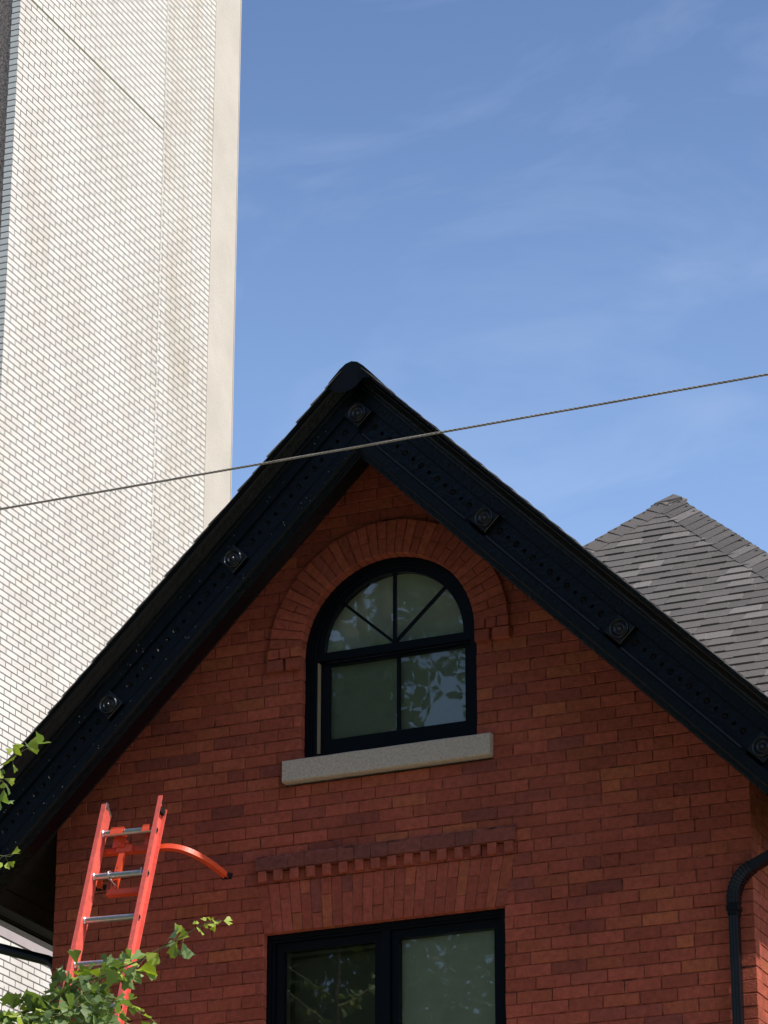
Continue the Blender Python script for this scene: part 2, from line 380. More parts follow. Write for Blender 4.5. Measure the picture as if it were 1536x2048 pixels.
dark = [(0.21, 0.064, 0.048), (0.185, 0.062, 0.048), (0.25, 0.070, 0.048), (0.21, 0.068, 0.050)]
while x < 0.80:
    w = random.choice([0.222, 0.222, 0.112]); x2 = min(x+w, 0.842)
    if 0.842-x2 < 0.06: x2 = 0.842
    brick(mb, (0, 0, 0), (1, 0, 0), (0, 0, 1), (0, -1, 0), x+.0025, x2-.0025, 7.556, 7.634, 0.0, 0.034, random.choice(dark)); x = x2
mb.box(-0.879, 0.839, -0.029, 0.001, 7.560, 7.630, (1, 1, 1), 1)
mb.add([(-0.88, -0.029, 7.631), (0.84, -0.029, 7.631), (0.84, -0.001, 7.655), (-0.88, -0.001, 7.655)], [(0, 1, 2, 3)], (1, 1, 1), 1)
mb.build('string_course', [M['brick'], M['mortar']], house)
for k in range(16):
    mb = MB(); xc = -0.834 + k*0.1086
    brick(mb, (0, 0, 0), (1, 0, 0), (0, 0, 1), (0, -1, 0), xc-.028+random.uniform(-.002, .002), xc+.028, 7.484, 7.5535, 0.0, 0.030+random.uniform(-.002, .002), random.choice([(0.36, 0.087, 0.052), (0.30, 0.077, 0.050), (0.33, 0.083, 0.052)]), e=0.004, jit=0.002)
    mb.build('dentil', [M['brick'], M['mortar']], house)

# stone sill ---------------------------------------------------------
mb = MB()
n = 14; prof = [(0.06, 8.246), (-0.040, 8.243), (-0.050, 8.236), (-0.052, 8.108), (-0.046, 8.101), (0.06, 8.101)]
v = []; f = []
for i in range(n+1):
    x = -0.694 + 1.388*i/n
    for (y, z) in prof: v.append((x, y+random.uniform(-.0012, .0012), z+random.uniform(-.0015, .0015)))
k = len(prof)
for i in range(n):
    for j in range(k-1): f.append((i*k+j, i*k+j+1, (i+1)*k+j+1, (i+1)*k+j))
f += [tuple(range(k))[::-1], tuple(n*k+j for j in range(k))]
mb.add(v, f); mb.build('window_sill', M['stone'], house, recalc=True)

# arched window ------------------------------------------------------
def arch_path(r, zb, cz=CZ, seg=40, xc=0.0, xsc=1.0):
    p = [(xc-r, zb)]
    for k in range(seg+1):
        a = math.pi - math.pi*k/seg; p.append((xc+r*math.cos(a), cz+r*math.sin(a)))
    p.append((xc+r, zb)); return p
def arch_band(mb, ri, ro, zb, yf, yb, cz=CZ, xc=0.0, seg=40):
    pi_, po = arch_path(ri, zb, cz, seg, xc), arch_path(ro, zb, cz, seg, xc)
    n = len(pi_); v = []
    for k in range(n):
        v += [(pi_[k][0], yf, pi_[k][1]), (po[k][0], yf, po[k][1]), (pi_[k][0], yb, pi_[k][1]), (po[k][0], yb, po[k][1])]
    f = []
    for k in range(n-1):
        a, b = 4*k, 4*(k+1)
        f += [(a, b, b+1, a+1), (a, a+2, b+2, b), (a+1, b+1, b+3, a+3)]
    mb.add(v, f)
def rect_ring(mb, x0, x1, z0, z1, tl, tr, tb, tt, yf, yb):
    mb.box(x0, x0+tl, yf, yb, z0, z1); mb.box(x1-tr, x1, yf, yb, z0, z1)
    mb.box(x0+tl, x1-tr, yf, yb, z0, z0+tb); mb.box(x0+tl, x1-tr, yf, yb, z1-tt, z1)
mb = MB()
arch_band(mb, 0.560, 0.597, 8.247, 0.052, 0.12)
arch_band(mb, 0.545, 0.560, 8.247, 0.064, 0.12)
arch_band(mb, 0.520, 0.545, 8.247, 0.074, 0.20)
mb.box(-0.52, 0.52, 0.076, 0.20, 8.247, 8.300)
win = mb.build('arched_window_frame', M['navys'], house, recalc=True)
mb = MB(); arch_band(mb, 0.472, 0.5195, 8.965, 0.082, 0.120, cz=8.965)
mb.box(-0.5195, 0.5195, 0.080, 0.122, 8.912, 8.9645)
hz = 8.966
mb.box(-0.008, 0.012, 0.090, 0.112, hz, hz+0.4715)
for an in (43, 138):
    d = Vector((math.cos(math.radians(an)), 0, math.sin(math.radians(an)))); nn = Vector((-d.z, 0, d.x))
    mb.obox(Vector((0.002, 0.092, hz+0.004))-nn*0.009+d*0.012, d*0.456, nn*0.018, Vector((0, 0.018, 0)))
mb.build('upper_sash', M['navys'], win, recalc=True)
mb = MB(); pa = [p for p in arch_path(0.474, 8.964, 8.965)]
mb.add([(x, 0.104, z) for x, z in pa], [tuple(range(len(pa)))]); mb.build('upper_pane', M['glass'], win)
mb = MB(); rect_ring(mb, -0.519, 0.519, 8.301, 8.911, 0.060, 0.054, 0.100, 0.022, 0.124, 0.160)
mb.box(0.000, 0.022, 0.134, 0.152, 8.401, 8.889)
mb.build('lower_sash', M['navys'], win)
mb = MB(); mb.add([(-0.462, 0.143, 8.399), (0.467, 0.143, 8.399), (0.467, 0.143, 8.891), (-0.462, 0.143, 8.891)], [(0, 1, 2, 3)])
mb.build('lower_pane', M['glass'], win)
mb = MB(); mb.box(-0.5195, -0.514, 0.085, 0.123, 8.302, 8.905); mb.build('jamb_liner', M['tan'], win)
mb = MB(); pa = arch_path(0.505, 8.30, 8.965)
mb.add([(x, 0.175, z) for x, z in pa], [tuple(range(len(pa)))]); mb.build('roller_shade', M['shade'], win)

# lower window -------------------------------------------------------
mb = MB()
rect_ring(mb, -0.828, 0.758, 5.50, 7.166, 0.030, 0.030, 0.05, 0.034, 0.050, 0.14)
rect_ring(mb, -0.798, 0.728, 5.55, 7.132, 0.022, 0.022, 0.03, 0.018, 0.062, 0.14)
mb.box(-0.068, -0.012, 0.058, 0.14, 5.58, 7.114)
win2 = mb.build('casement_window_frame', M['navys'], house)
for (x0, x1, nm) in ((-0.776, -0.068, 'left'), (-0.012, 0.706, 'right')):
    mb = MB(); rect_ring(mb, x0+.002, x1-.002, 5.582, 7.112, 0.048, 0.048, 0.06, 0.052, 0.080, 0.13)
    mb.build('casement_sash', M['navys'], win2)
    mb = MB(); mb.add([(x0+.048, 0.104, 5.64), (x1-.048, 0.104, 5.64), (x1-.048, 0.104, 7.062), (x0+.048, 0.104, 7.062)], [(0, 1, 2, 3)])
    mb.build('pane', M['glass'], win2)
mb = MB(); mb.box(0.0, 0.70, 0.132, 0.136, 5.6, 7.11); mb.build('roller_shade', M['shade2'], win2)
mb = MB(); mb.box(-0.78, -0.06, 0.20, 0.22, 5.6, 7.11)
mb.box(-0.725, -0.700, 0.125, 0.19, 5.6, 7.08); mb.box(-0.70, -0.12, 0.125, 0.19, 7.035, 7.052)
mb.build('interior_wall', M['inside'], win2)
# dark room shell behind both windows
mb = MB(); mb.box(-1.15, 1.15, 0.9, 0.95, 5.2, 8.9); mb.box(-1.2, -1.15, 0.12, 0.9, 5.2, 8.9); mb.box(1.15, 1.2, 0.12, 0.9, 5.2, 8.9)
mb.build('room_lining', M['inside'], house)

# bargeboards --------------------------------------------------------
PROF = [(10.290, -0.31), (10.025, -0.31), (10.025, -0.432), (10.040, -0.436), (10.046, -0.448), (10.066, -0.450), (10.072, -0.462), (10.084, -0.466), (10.090, -0.472),
        (10.170, -0.475), (10.203, -0.452)]
PROF2 = [(10.397, -0.452), (10.401, -0.468), (10.492, -0.472), (10.498, -0.484), (10.512, -0.488), (10.524, -0.489), (10.528, -0.500),
         (10.545, -0.508), (10.562, -0.526), (10.580, -0.548), (10.598, -0.560), (10.604, -0.572), (10.628, -0.576), (10.632, -0.560), (10.632, -0.30)]
def xend(c, z=7.50): return min(2.86, c-z)
def strip(mb, prof, s, n=40):
    for i in range(len(prof)-1):
        (c0, y0), (c1, y1) = prof[i], prof[i+1]
        for k in range(n):
            q = []
            for (c, y, kk) in ((c0, y0, k), (c0, y0, k+1), (c1, y1, k+1), (c1, y1, k)):
                X = xend(c)*(kk/n)**1.7; z = c-X
                if X < 0.0705 and c > 10.55: z = min(z, 10.508+math.sqrt(max(0, 0.0100-X*X)))
                q.append((s*X, y, z))
            mb.quad(*(q if s < 0 else q[::-1]))
def rk(s, t, w, y, c0=10.300):  # rake frame: t along, w perpendicular
    return Vector((s*(t+w)/R2, y, c0 + (w-t)/R2))
BLOCKS = [0.0, 1.197, 2.394, 3.585]
for s in (-1, 1):
    mb = MB(); strip(mb, PROF, s); strip(mb, PROF2, s)
    # frieze field with drilled holes
    wb, wt = (10.203-10.300)/R2, (10.397-10.300)/R2
    yF = -0.452; holes = []
    for b in range(3):
        for k in range(13):
            t = BLOCKS[b] + (0.141 if b == 0 else 0.123) + 0.0747*k
            if t < BLOCKS[b+1]-0.09: holes.append((t, 0.0190 if k % 2 == 0 else 0.0122))
    tpos = 0.0
    cell = 0.036
    def frq(t0, t1, a=wb, b=wt):
        q = [rk(s, t0, a, yF), rk(s, t1, a, yF), rk(s, t1, b, yF), rk(s, t0, b, yF)]
        mb.quad(*(q if s < 0 else q[::-1]))
    for (t, r) in holes:
        t0, t1 = t-cell, t+cell
        if t0 > tpos+1e-5: frq(tpos, t0)
        frq(t0, t1, wb, -cell); frq(t0, t1, cell, wt); tpos = t1
        sq = []; ci = []; nb = 24
        for k in range(nb):
            a = 2*math.pi*k/nb; ca, sa = math.cos(a), math.sin(a); mxx = max(abs(ca), abs(sa))
            sq.append(rk(s, t+cell*ca/mxx, cell*sa/mxx, yF)); ci.append((ca, sa))
        rings = [sq] + [[rk(s, t+ca*rr, sa*rr, yF+dy) for ca, sa in ci] for rr, dy in ((r*1.08, 0), (r, 0.002), (r*0.92, 0.012), (r*0.55, 0.019), (r*0.1, 0.021))]
        v = [p for q in rings for p in q]; f = []
        for i in range(len(rings)-1):
            for k in range(nb):
                q = (i*nb+k, i*nb+(k+1) % nb, (i+1)*nb+(k+1) % nb, (i+1)*nb+k)
                f.append(q if s < 0 else q[::-1])
        mb.add(v, f)
    tend = 3.9
    if tpos < tend: frq(tpos, tend)
    if s < 0:  # pale flecks: chipped paint, with sun glints painted in as well
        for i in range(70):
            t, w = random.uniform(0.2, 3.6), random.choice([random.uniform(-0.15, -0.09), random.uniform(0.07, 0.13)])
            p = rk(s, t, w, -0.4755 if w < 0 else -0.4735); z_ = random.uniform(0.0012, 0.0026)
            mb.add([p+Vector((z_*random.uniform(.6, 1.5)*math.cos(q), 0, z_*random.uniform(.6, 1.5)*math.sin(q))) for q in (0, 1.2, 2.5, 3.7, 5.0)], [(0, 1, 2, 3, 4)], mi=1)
    barge = mb.build('bargeboard', [M['navy'], M['chip_glint']], house)
    if s < 0: barge['label'] = 'navy bargeboard of the left slope catching glancing sunlight'
    else: barge['label'] = 'navy bargeboard of the right slope in shade'
    if s > 0:
        for b in range(3):
            mb = MB(); t0 = BLOCKS[b]+(0.12 if b == 0 else 0.085); t1 = BLOCKS[b+1]-0.105; n = 14
            for i in range(n):
                ta, tb_ = t0+(t1-t0)*i/n, t0+(t1-t0)*(i+1)/n
                o = rk(s, ta, -0.0865, -0.470); mb.obox(o, rk(s, tb_, -0.0865, -0.470)-o, rk(s, ta, -0.0725, -0.470)-o, Vector((0, -0.010, 0)))
            mb.build('bead', M['bead'], barge)
    for bi, t in enumerate(BLOCKS):
        if bi == 0 and s > 0: continue
        mb = MB(); h = 0.0685; yb, yf = -0.4515, -0.490
        if bi == 0:
            cs = [Vector((0, 0, 10.300-0.097)), Vector((0.097, 0, 10.300)), Vector((0, 0, 10.397)), Vector((-0.097, 0, 10.300))]
            ctr = Vector((0, 0, 10.300))
        else:
            cs = [rk(s, t-h, -h, 0), rk(s, t+h, -h, 0), rk(s, t+h, h, 0), rk(s, t-h, h, 0)]; ctr = rk(s, t, 0, 0)
        fr = [ctr+(p-ctr)*0.96+Vector((0, yf, 0)) for p in cs]; md = [p+Vector((0, yf+0.003, 0)) for p in cs]; bk = [p+Vector((0, yb, 0)) for p in cs]
        f = [(0, 1, 2, 3)]
        for k in range(4):
            k2 = (k+1) % 4; f += [(4+k, 4+k2, k2, k), (8+k, 8+k2, 4+k2, 4+k)]
        mb.add(fr+md+bk, f)
        # turned rings
        prof = [(0.0585, 0.0), (0.056, 0.006), (0.052, 0.0085), (0.047, 0.006), (0.043, 0.001), (0.038, 0.0005), (0.034, 0.005), (0.029, 0.0075), (0.024, 0.005),
                (0.020, 0.001), (0.015, 0.002), (0.010, 0.0075), (0.005, 0.0095), (0.0, 0.010)]
        nb = 32; v = []; f = []
        for (r, hh) in prof[:]:
            for k in range(nb):
                a = 2*math.pi*k/nb; v.append((ctr.x+r*1.08*math.cos(a), yf-hh*2.1+0.0002, ctr.z+r*1.08*math.sin(a)))
        for i in range(len(prof)-1):
            for k in range(nb): f.append((i*nb+k, i*nb+(k+1) % nb, (i+1)*nb+(k+1) % nb, (i+1)*nb+k))
        mb.add(v, f, smooth=True)
        mb.build('rosette', M['rosette'], barge, recalc=False)

# metal ridge-end flashing at the apex
mb = MB()
pts = [(-0.155, 10.496), (-0.080, 10.574), (-0.040, 10.606), (0.0, 10.617), (0.040, 10.606), (0.080, 10.574), (0.135, 10.516)]
low = [(-0.155, 10.40), (-0.06, 10.43), (-0.03, 10.44), (0.0, 10.44), (0.03, 10.44), (0.05, 10.48), (0.135, 10.47)]
v = [(x, -0.586, z) for x, z in pts] + [(x, -0.583, z) for x, z in [(-0.165, 10.455), (-0.10, 10.42), (-0.04, 10.415), (0.0, 10.425), (0.04, 10.45), (0.08, 10.49), (0.135, 10.482)]]
v += [(x, -0.30, z+0.004) for x, z in pts]
v += [(x*1.02, 0.1, z-0.01) for x, z in pts]
f = [(14+i, 21+i, 22+i, 15+i) for i in range(6)] + [(i, i+1, 8+i, 7+i) for i in range(6)] + [(i, 14+i, 15+i, i+1) for i in range(6)]
mb.add(v, f); mb.build('ridge_cap', M['metal_dark'], house, recalc=True)

# soffits ------------------------------------------------------------
for s in (-1, 1):
    mb = MB(); X = 0.0
    while X < 2.70:
        X2 = min(X+0.088, 2.72); c = 10.293+random.uniform(0, 0.003)
        q = [(s*(X+.003), -0.309, c-X-.003), (s*X2, -0.309, c-X2), (s*X2, 4.0, c-X2), (s*(X+.003), 4.0, c-X-.003)]
        mb.quad(*(q if s > 0 else q[::-1])); X = X2
    mb.quad((0, -0.309, 10.31), (s*2.72, -0.309, 10.31-2.72), (s*2.72, 4.0, 10.31-2.72), (0, 4.0, 10.31))
    mb.quad((s*2.71, -0.309, 7.578), (s*2.845, -0.309, 7.578), (s*2.845, 4.0, 7.578), (s*2.71, 4.0, 7.578))
    mb.box(min(s*2.84, s*2.865), max(s*2.84, s*2.865), -0.45, 4.0, 7.572, 7.76)
    mb.build('soffit', M['soffit'], house)

# shingles -----------------------------------------------------------
def sh_tone(light=0.12):
    r = random.random(); j = random.uniform(0.9, 1.1)
    b = 0.130 if r > light else 0.185
    return (b*j*1.06, b*j*0.96, b*j*0.89)
def shingle_plane(mb, O, A, D, Nn, rows, ex, span, tabw=(0.14, 0.42), over=0.0, light=0.12, hf=1.0):
    """O origin on top line, A along courses, D down-slope, span(row_d)->(a0,a1)"""
    O, A, D, Nn = map(Vector, (O, A, D, Nn))
    for r in range(rows):
        d0 = r*ex; d1 = d0+ex
        a0, a1 = span(d0, d1)
        if a1-a0 < 0.02: continue
        # base layer
        tb = sh_tone(0.0)
        a = a0 - random.uniform(0, 0.2)
        thick = False
        while a < a1:
            w = random.uniform(*tabw); b = min(a+w, a1); aa = max(a, a0)
            thick = not thick
            hi = (0.015 if thick else 0.009)*hf
            if b-aa > 0.01:
                t = sh_tone(light) if thick else sh_tone(0.03)
                sk = 0.018 if thick else 0
                dd = d1 + random.uniform(-0.002, 0.002)
                p0 = O+A*(aa+sk)+D*(d0-0.01)+Nn*0.0015; p1 = O+A*(b-sk)+D*(d0-0.01)+Nn*0.0015
                q0 = O+A*aa+D*dd+Nn*hi; q1 = O+A*b+D*dd+Nn*hi
                z0 = O+A*aa+D*dd-Nn*0.002; z1 = O+A*b+D*dd-Nn*0.002
                mb.add([p0, p1, q1, q0, z0, z1], [(0, 3, 2, 1), (3, 4, 5, 2)], t)
                mb.add([O+A*aa+D*(d0-.01)-Nn*.002, p0, q0, z0], [(0, 1, 2, 3)], t); mb.add([O+A*b+D*(d0-.01)-Nn*.002, p1, q1, z1], [(0, 3, 2, 1)], t)
            a = b if b > a else a1
for s in (-1, 1):
    mb = MB()
    D = Vector((s/R2, 0, -1/R2)); Nn = Vector((s/R2, 0, 1/R2))
    shingle_plane(mb, Vector((0, 0, 10.628))+D*0.105, (0, 1, 0), D, Nn, 28, 0.1405, lambda a, b: (-0.592+random.uniform(-.004, .004), 5.2), light=0.25, hf=0.55)
    # deck under the shingles
    q = [Vector((0, -0.57, 10.606)), Vector((s*2.88, -0.57, 10.625-2.88)), Vector((s*2.88, 5.2, 10.625-2.88)), Vector((0, 5.2, 10.606))]
    mb.quad(*q, col=(0.03, 0.03, 0.03)); mb.quad(*[p-Vector((0, 0, 0.02)) for p in q][::-1], col=(0.03, 0.03, 0.03))
    mb.build('gable_roof', M['shingle'], house)
def caps(mb, P0, dirv, n1, n2, d1, d2, length, w=0.15, ex=0.142, light=0.1, pk=0.010):
    """overlapping cap shingles down a hip from P0; n1,n2 normals of the two slopes; d1,d2 in-plane directions away from hip"""
    P0, dirv, n1, n2, d1, d2 = [Vector(q) for q in (P0, dirv, n1, n2, d1, d2)]
    k = int(length/ex)
    nn = (n1+n2).normalized()
    for i in range(k):
        a, b = i*ex-0.01, (i+1)*ex+random.uniform(-.004, .004)
        t = sh_tone(light); h0, h1 = 0.012, 0.020
        L0 = P0+dirv*a; L1 = P0+dirv*b; ww = w+random.uniform(-.004, .004)
        r0 = [L0+d1*ww+n1*(h0-.004), L0+d1*ww*.35+n1*h0+nn*.004, L0+nn*(h0+pk), L0+d2*ww*.35+n2*h0+nn*.004, L0+d2*ww+n2*(h0-.004)]
        r1 = [L1+d1*ww+n1*(h1-.008), L1+d1*ww*.35+n1*h1+nn*.004, L1+nn*(h1+pk), L1+d2*ww*.35+n2*h1+nn*.004, L1+d2*ww+n2*(h1-.008)]
        r2 = [p-nn*0.014 for p in r1]
        f = []
        for j in range(4): f += [(j, j+1, 5+j+1, 5+j), (5+j, 5+j+1, 10+j+1, 10+j)]
        e0 = [r0[0]-n1*.02, r1[0]-n1*.02, r0[4]-n2*.02, r1[4]-n2*.02]
        mb.add(r0+r1+r2+e0, f+[(0, 5, 16, 15), (4, 9, 18, 17)], t)
mb = MB()
shape = Vector((0, 1, 0))
caps(mb, (0, 5.2, 10.604), (0, -1, 0), (1/R2, 0, 1/R2), (-1/R2, 0, 1/R2), (1/R2, 0, -1/R2), (-1/R2, 0, -1/R2), 5.79, w=0.14, pk=-0.022)
mb.build('gable_ridge', M['shingle'], house)

AP = Vector((-0.099, 6.0, 12.262)); HD = 4.75; HLX = 2.65
hip = MB()
nf = Vector((0, -1/R2, 1/R2)); df = Vector((0, -1/R2, -1/R2))
shingle_plane(hip, AP, (1, 0, 0), df, nf, int(HD*R2/0.128), 0.128, lambda a, b: (max(-(a+b)/2/R2, -HLX), (a+b)/2/R2), light=0.22, tabw=(0.14, 0.27))
nr = Vector((1/R2, 0, 1/R2)); dr = Vector((1/R2, 0, -1/R2))
shingle_plane(hip, AP, (0, 1, 0), dr, nr, int(HD*R2/0.128), 0.128, lambda a, b: (-(a+b)/2/R2, 3.0), light=0.22)
nl = Vector((-1/R2, 0, 1/R2)); dl = Vector((-1/R2, 0, -1/R2))
shingle_plane(hip, AP, (0, 1, 0), dl, nl, int(HLX*R2/0.128), 0.128, lambda a, b: (-(a+b)/2/R2, 3.0), light=0.22)
B = [AP+Vector((-HLX, -HD, -HD)), AP+Vector((HD, -HD, -HD)), AP+Vector((HD, 3, -HD)), AP+Vector((0, 3, 0)), AP+Vector((-HLX, 3, -HLX)), AP+Vector((-HLX, -HLX, -HLX))]
dn = Vector((0, 0, -0.008))
hip.add([AP+dn]+[q+dn for q in B], [(0, 6, 1, 2), (0, 2, 3, 4), (0, 4, 5, 6), (4, 3, 5)], (0.03, 0.03, 0.03))
hip.build('hip_roof', M['shingle'], house)
mb = MB(); h3 = 1/math.sqrt(3)
for sx in (-1, 1):
    hd = Vector((sx*h3, -h3, -h3)); sn = nr if sx > 0 else nl
    d1 = hd.cross(nf); d1 = d1 if d1.x*sx < 0 else -d1
    d2 = hd.cross(sn); d2 = d2 if d2.y > 0 else -d2
    caps(mb, AP+Vector((0, 0, 0.0)), hd, nf, sn, d1.normalized(), d2.normalized(), 7.6 if sx > 0 else HLX/h3, w=0.155 if sx < 0 else 0.20)
mb.build('hip_cap_shingles', M['shingle'], house)
# end cap over the apex
mb = MB(); t = (0.15, 0.138, 0.132)
top = AP+Vector((0, 0, 0.036))
q = [AP+Vector((-0.13, -0.11, -0.068)), AP+Vector((0.0, -0.10, -0.05)), AP+Vector((0.10, -0.09, -0.04)), AP+Vector((0.13, 0.10, -0.07)), AP+Vector((-0.14, 0.10, -0.09))]
mb.add([top]+q+[p-Vector((0, 0, 0.015)) for p in q], [(0, 1, 2), (0, 2, 3), (0, 3, 4), (0, 4, 5), (0, 5, 1)]+[(1+i, 6+i, 6+(i+1) % 5, 1+(i+1) % 5) for i in range(5)], t)
mb.build('peak_cap_shingle', M['shingle'], house)
# main block walls behind the bay
mb = MB()
def rng(a, b): return lambda z0, z1: [(a, b)] if z0 < 7.45 else []
wall_bricks(mb, (0, 1.8, 0), (1, 0, 0), (0, -1, 0), rng(HW, 4.3), 98)
wall_bricks(mb, (-HW, 1.8, 0), (0, 1, 0), (-1, 0, 0), lambda a, b: [(0.0, 7.0)] if a < 7.9 else ([(2.6, 7.0)] if a < 9.6 else []), 127)
wall_bricks(mb, (4.3, 1.8, 0), (0, 1, 0), (1, 0, 0), rng(0.11, 7.0), 98)
mb.build('main_wall', [M['brick'], M['mortar']], house)

# added low roof on posts, out of view, bounces sunlight onto the facade
mb = MB(); mb.add([(-1.1, -0.004, 4.75), (2.3, -0.004, 4.75), (2.3, -2.2, 4.35), (-1.1, -2.2, 4.35), (-1.1, -0.004, 4.62), (2.3, -0.004, 4.62), (2.3, -2.2, 4.22), (-1.1, -2.2, 4.22)],
       [(0, 3, 2, 1), (4, 5, 6, 7), (3, 7, 6, 2), (0, 4, 7, 3), (1, 2, 6, 5)]); mb.build('bounce_roof', M['pave'], house)
mb = MB(); mb.box(2.1, 2.22, -2.12, -2.0, 0.1, 4.28); mb.build('bounce_roof_post', M['navys'], house)
mb = MB(); mb.box(-1.02, -0.90, -2.12, -2.0, 0.1, 4.28); mb.build('bounce_roof_post', M['navys'], house)
# gutters & downspouts ------------------------------------------------
for s in (-1, 1):
    mb = MB()
    prof = [(2.868, 7.665), (2.868, 7.565), (2.940, 7.565), (2.960, 7.595), (2.980, 7.64), (2.99, 7.67), (2.98, 7.67)]
    y0, y1 = -0.50, 4.0 if s < 0 else 1.75
    v = [(s*x, y0, z) for x, z in prof] + [(s*x, y1, z) for x, z in prof]; n = len(prof)
    mb.add(v, [(i, i+1, n+i+1, n+i) for i in range(n-1)] + [tuple(range(n)), tuple(n+i for i in range(n))])
    mb.tube([(s*2.864, y0, 7.568), (s*2.864, y1, 7.568)], 0.007, 6)
    mb.build('gutter', M['metal_dark'], house)
def bezier(p0, p1, p2, n):
    p0, p1, p2 = map(Vector, (p0, p1, p2))
    return [p0*(1-t)**2+p1*2*t*(1-t)+p2*t*t for t in [i/n for i in range(n+1)]]
def rect_pipe(mb, pts, wu, wv, up, ribs=False, corr=0.0):
    pts = [Vector(p) for p in pts]; up = Vector(up); rings = []
    prof = []
    nx = 6
    for i in range(nx): prof.append((-1+2*i/nx, -1, i))
    for i in range(3): prof.append((1, -1+2*i/3, 0))
    for i in range(nx): prof.append((1-2*i/nx, 1, i))
    for i in range(3): prof.append((-1, 1-2*i/3, 0))
    for i, p in enumerate(pts):
        t = (pts[min(i+1, len(pts)-1)]-pts[max(i-1, 0)]).normalized()
        b = up.cross(t).normalized(); n = t.cross(b)
        k = 1.0+(corr if i % 2 else 0)
        ring = []
        for (a, c, q) in prof:
            e = 0.88 if (ribs and q % 2) else 1.0
            ring.append(p+b*a*wu*k+n*c*wv*k*e)
        rings.append(ring)
    m = len(prof); v = [q for r in rings for q in r]; f = []
    for i in range(len(pts)-1):
        for k in range(m): f.append((i*m+k, i*m+(k+1) % m, (i+1)*m+(k+1) % m, (i+1)*m+k))
    mb.add(v, f)
    mb.add(rings[0], [tuple(range(m))]); mb.add(rings[-1], [tuple(range(m))])
mb = MB()
# elbow along the front face, drop down the wall
drop = [(2.187, -0.042, z) for z in (0.3, 7.03)]
rect_pipe(mb, drop, 0.026, 0.030, (0, 1, 0), ribs=True)
bend = bezier((2.187, -0.042, 7.00), (2.187, -0.042, 7.150), (2.31, -0.050, 7.205), 22)
rect_pipe(mb, bend, 0.032, 0.036, (0, 1, 0), ribs=True, corr=0.10)
rect_pipe(mb, [(2.305, -0.050, 7.203), (2.905, -0.06, 7.47)], 0.029, 0.033, (0, 1, 0), ribs=True)
rect_pipe(mb, [(2.905, -0.06, 7.45), (2.915, -0.06, 7.60)], 0.029, 0.033, (0, 1, 0))
rect_pipe(mb, [(2.187, -0.0415, 6.93), (2.187, -0.0415, 7.03)], 0.030, 0.034, (0, 1, 0))
ds = mb.build('downspout', M['metal_dark'], house, recalc=True); ds['label'] = 'black corrugated downspout bending off the right corner of the facade'
mb = MB(); mb.box(2.150, 2.224, -0.080, -0.004, 6.955, 6.985); mb.build('strap', M['metal_dark'], ds)
mb = MB()
mb.tube([(-2.93, 0.315, 7.59), (-2.93, 0.312, 7.44)]+bezier((-2.90, 0.31, 7.385), (-2.62, 0.262, 7.285), (-2.47, 0.245, 7.235), 8)+bezier((-2.44, 0.24, 7.22), (-2.375, 0.235, 7.18), (-2.37, 0.235, 7.0), 8)+[(-2.37, 0.235, 0.3)], 0.034, 14)
ds = mb.build('downspout', M['metal_dark'], house); ds['label'] = 'black round downspout curving in under the left eave'

# ------------------------------------------------------------------ white brick tower
TX = -8.0; YC = 8.59
tower = empty('white_brick_tower', (TX, YC, 0))
tag(tower, 'tall white glazed brick tower with cream concrete edge rising behind the house', 'tower')
def uv_wall(name, pts, uvs, mat_, parent):
    me = bpy.data.meshes.new(name); me.from_pydata([Vector(p)-Vector((TX, YC, 0)) for p in pts], [], [(0, 1, 2, 3)]); me.materials.append(mat_)
    uv = me.uv_layers.new(name='bricks')
    for i, q in enumerate(uvs): uv.data[i].uv = q
    o = bpy.data.objects.new(name, me); COL.objects.link(o); o.parent = parent; return o
H = 42.0
YJ = 11.895; YK = 13.128; YE = 13.79
def tb(mbx, *a, **k):
    pass
uv_wall('brick_face', [(TX, YC, 0), (TX, YJ, 0), (TX, YJ, H), (TX, YC, H)], [(0, 0), (YJ-YC, 0), (YJ-YC, H), (0, H)], M['tower'], tower)
uv_wall('far_brick_face', [(TX, YJ+0.012, 0), (TX, YK, 0), (TX, YK, H), (TX, YJ+0.012, H)], [(0.07, 0.02), (YK-YJ+0.058, 0.02), (YK-YJ+0.058, H+.02), (0.07, H+.02)], M['tower2'], tower)
M['tower3'] = tower_brick_mat('brightened_white_brick', (0.93, 0.88, 0.76), (0.86, 0.82, 0.72), (0.16, 0.13, 0.10), 0.0072, (0.9, 0.9, 0.86))  # light painted in: paler, warmer white brick for the face the sun barely reaches
uv_wall('brick_return', [(TX-0.098, YC, 0), (TX, YC, 0), (TX, YC, H), (TX-0.098, YC, H)], [(0.003, 0), (0.101+0.0, 0), (0.101, H), (0.003, H)], M['tower3'], tower)
def tpart(name, mb, m_):
    mb.v = [(p[0]-TX, p[1]-YC, p[2]) for p in mb.v]; return mb.build(name, m_, tower)
mb = MB(); mb.box(TX-3.5, TX-0.098, YC+0.05, YC+0.3, 0, H); mb.box(TX-0.099, TX-0.002, YC+0.002, YC+0.3, 0, H); tpart('pebble_panel', mb, M['pebble'])
mb = MB(); mb.box(TX-3.5, TX-0.004, YC+0.3, YE-0.01, 0, H-0.01); tpart('core', mb, M['concrete'])
mb = MB(); mb.box(TX-1.0, TX+0.003, YK, YE, 0, H)
mb.box(TX-0.05, TX+0.010, YE-0.012, YE+0.004, 0, H); tpart('concrete_edge', mb, M['concrete'])
mb = MB(); z = 0.0
while z < H:
    h = random.uniform(0.04, 0.11); w = random.uniform(-0.004, 0.006)
    mb.box(TX-0.02, TX+0.002+random.uniform(0, .003), YJ+w, YJ+0.014+w, z, z+h); z += h
tpart('sealant_joint', mb, M['caulk'])
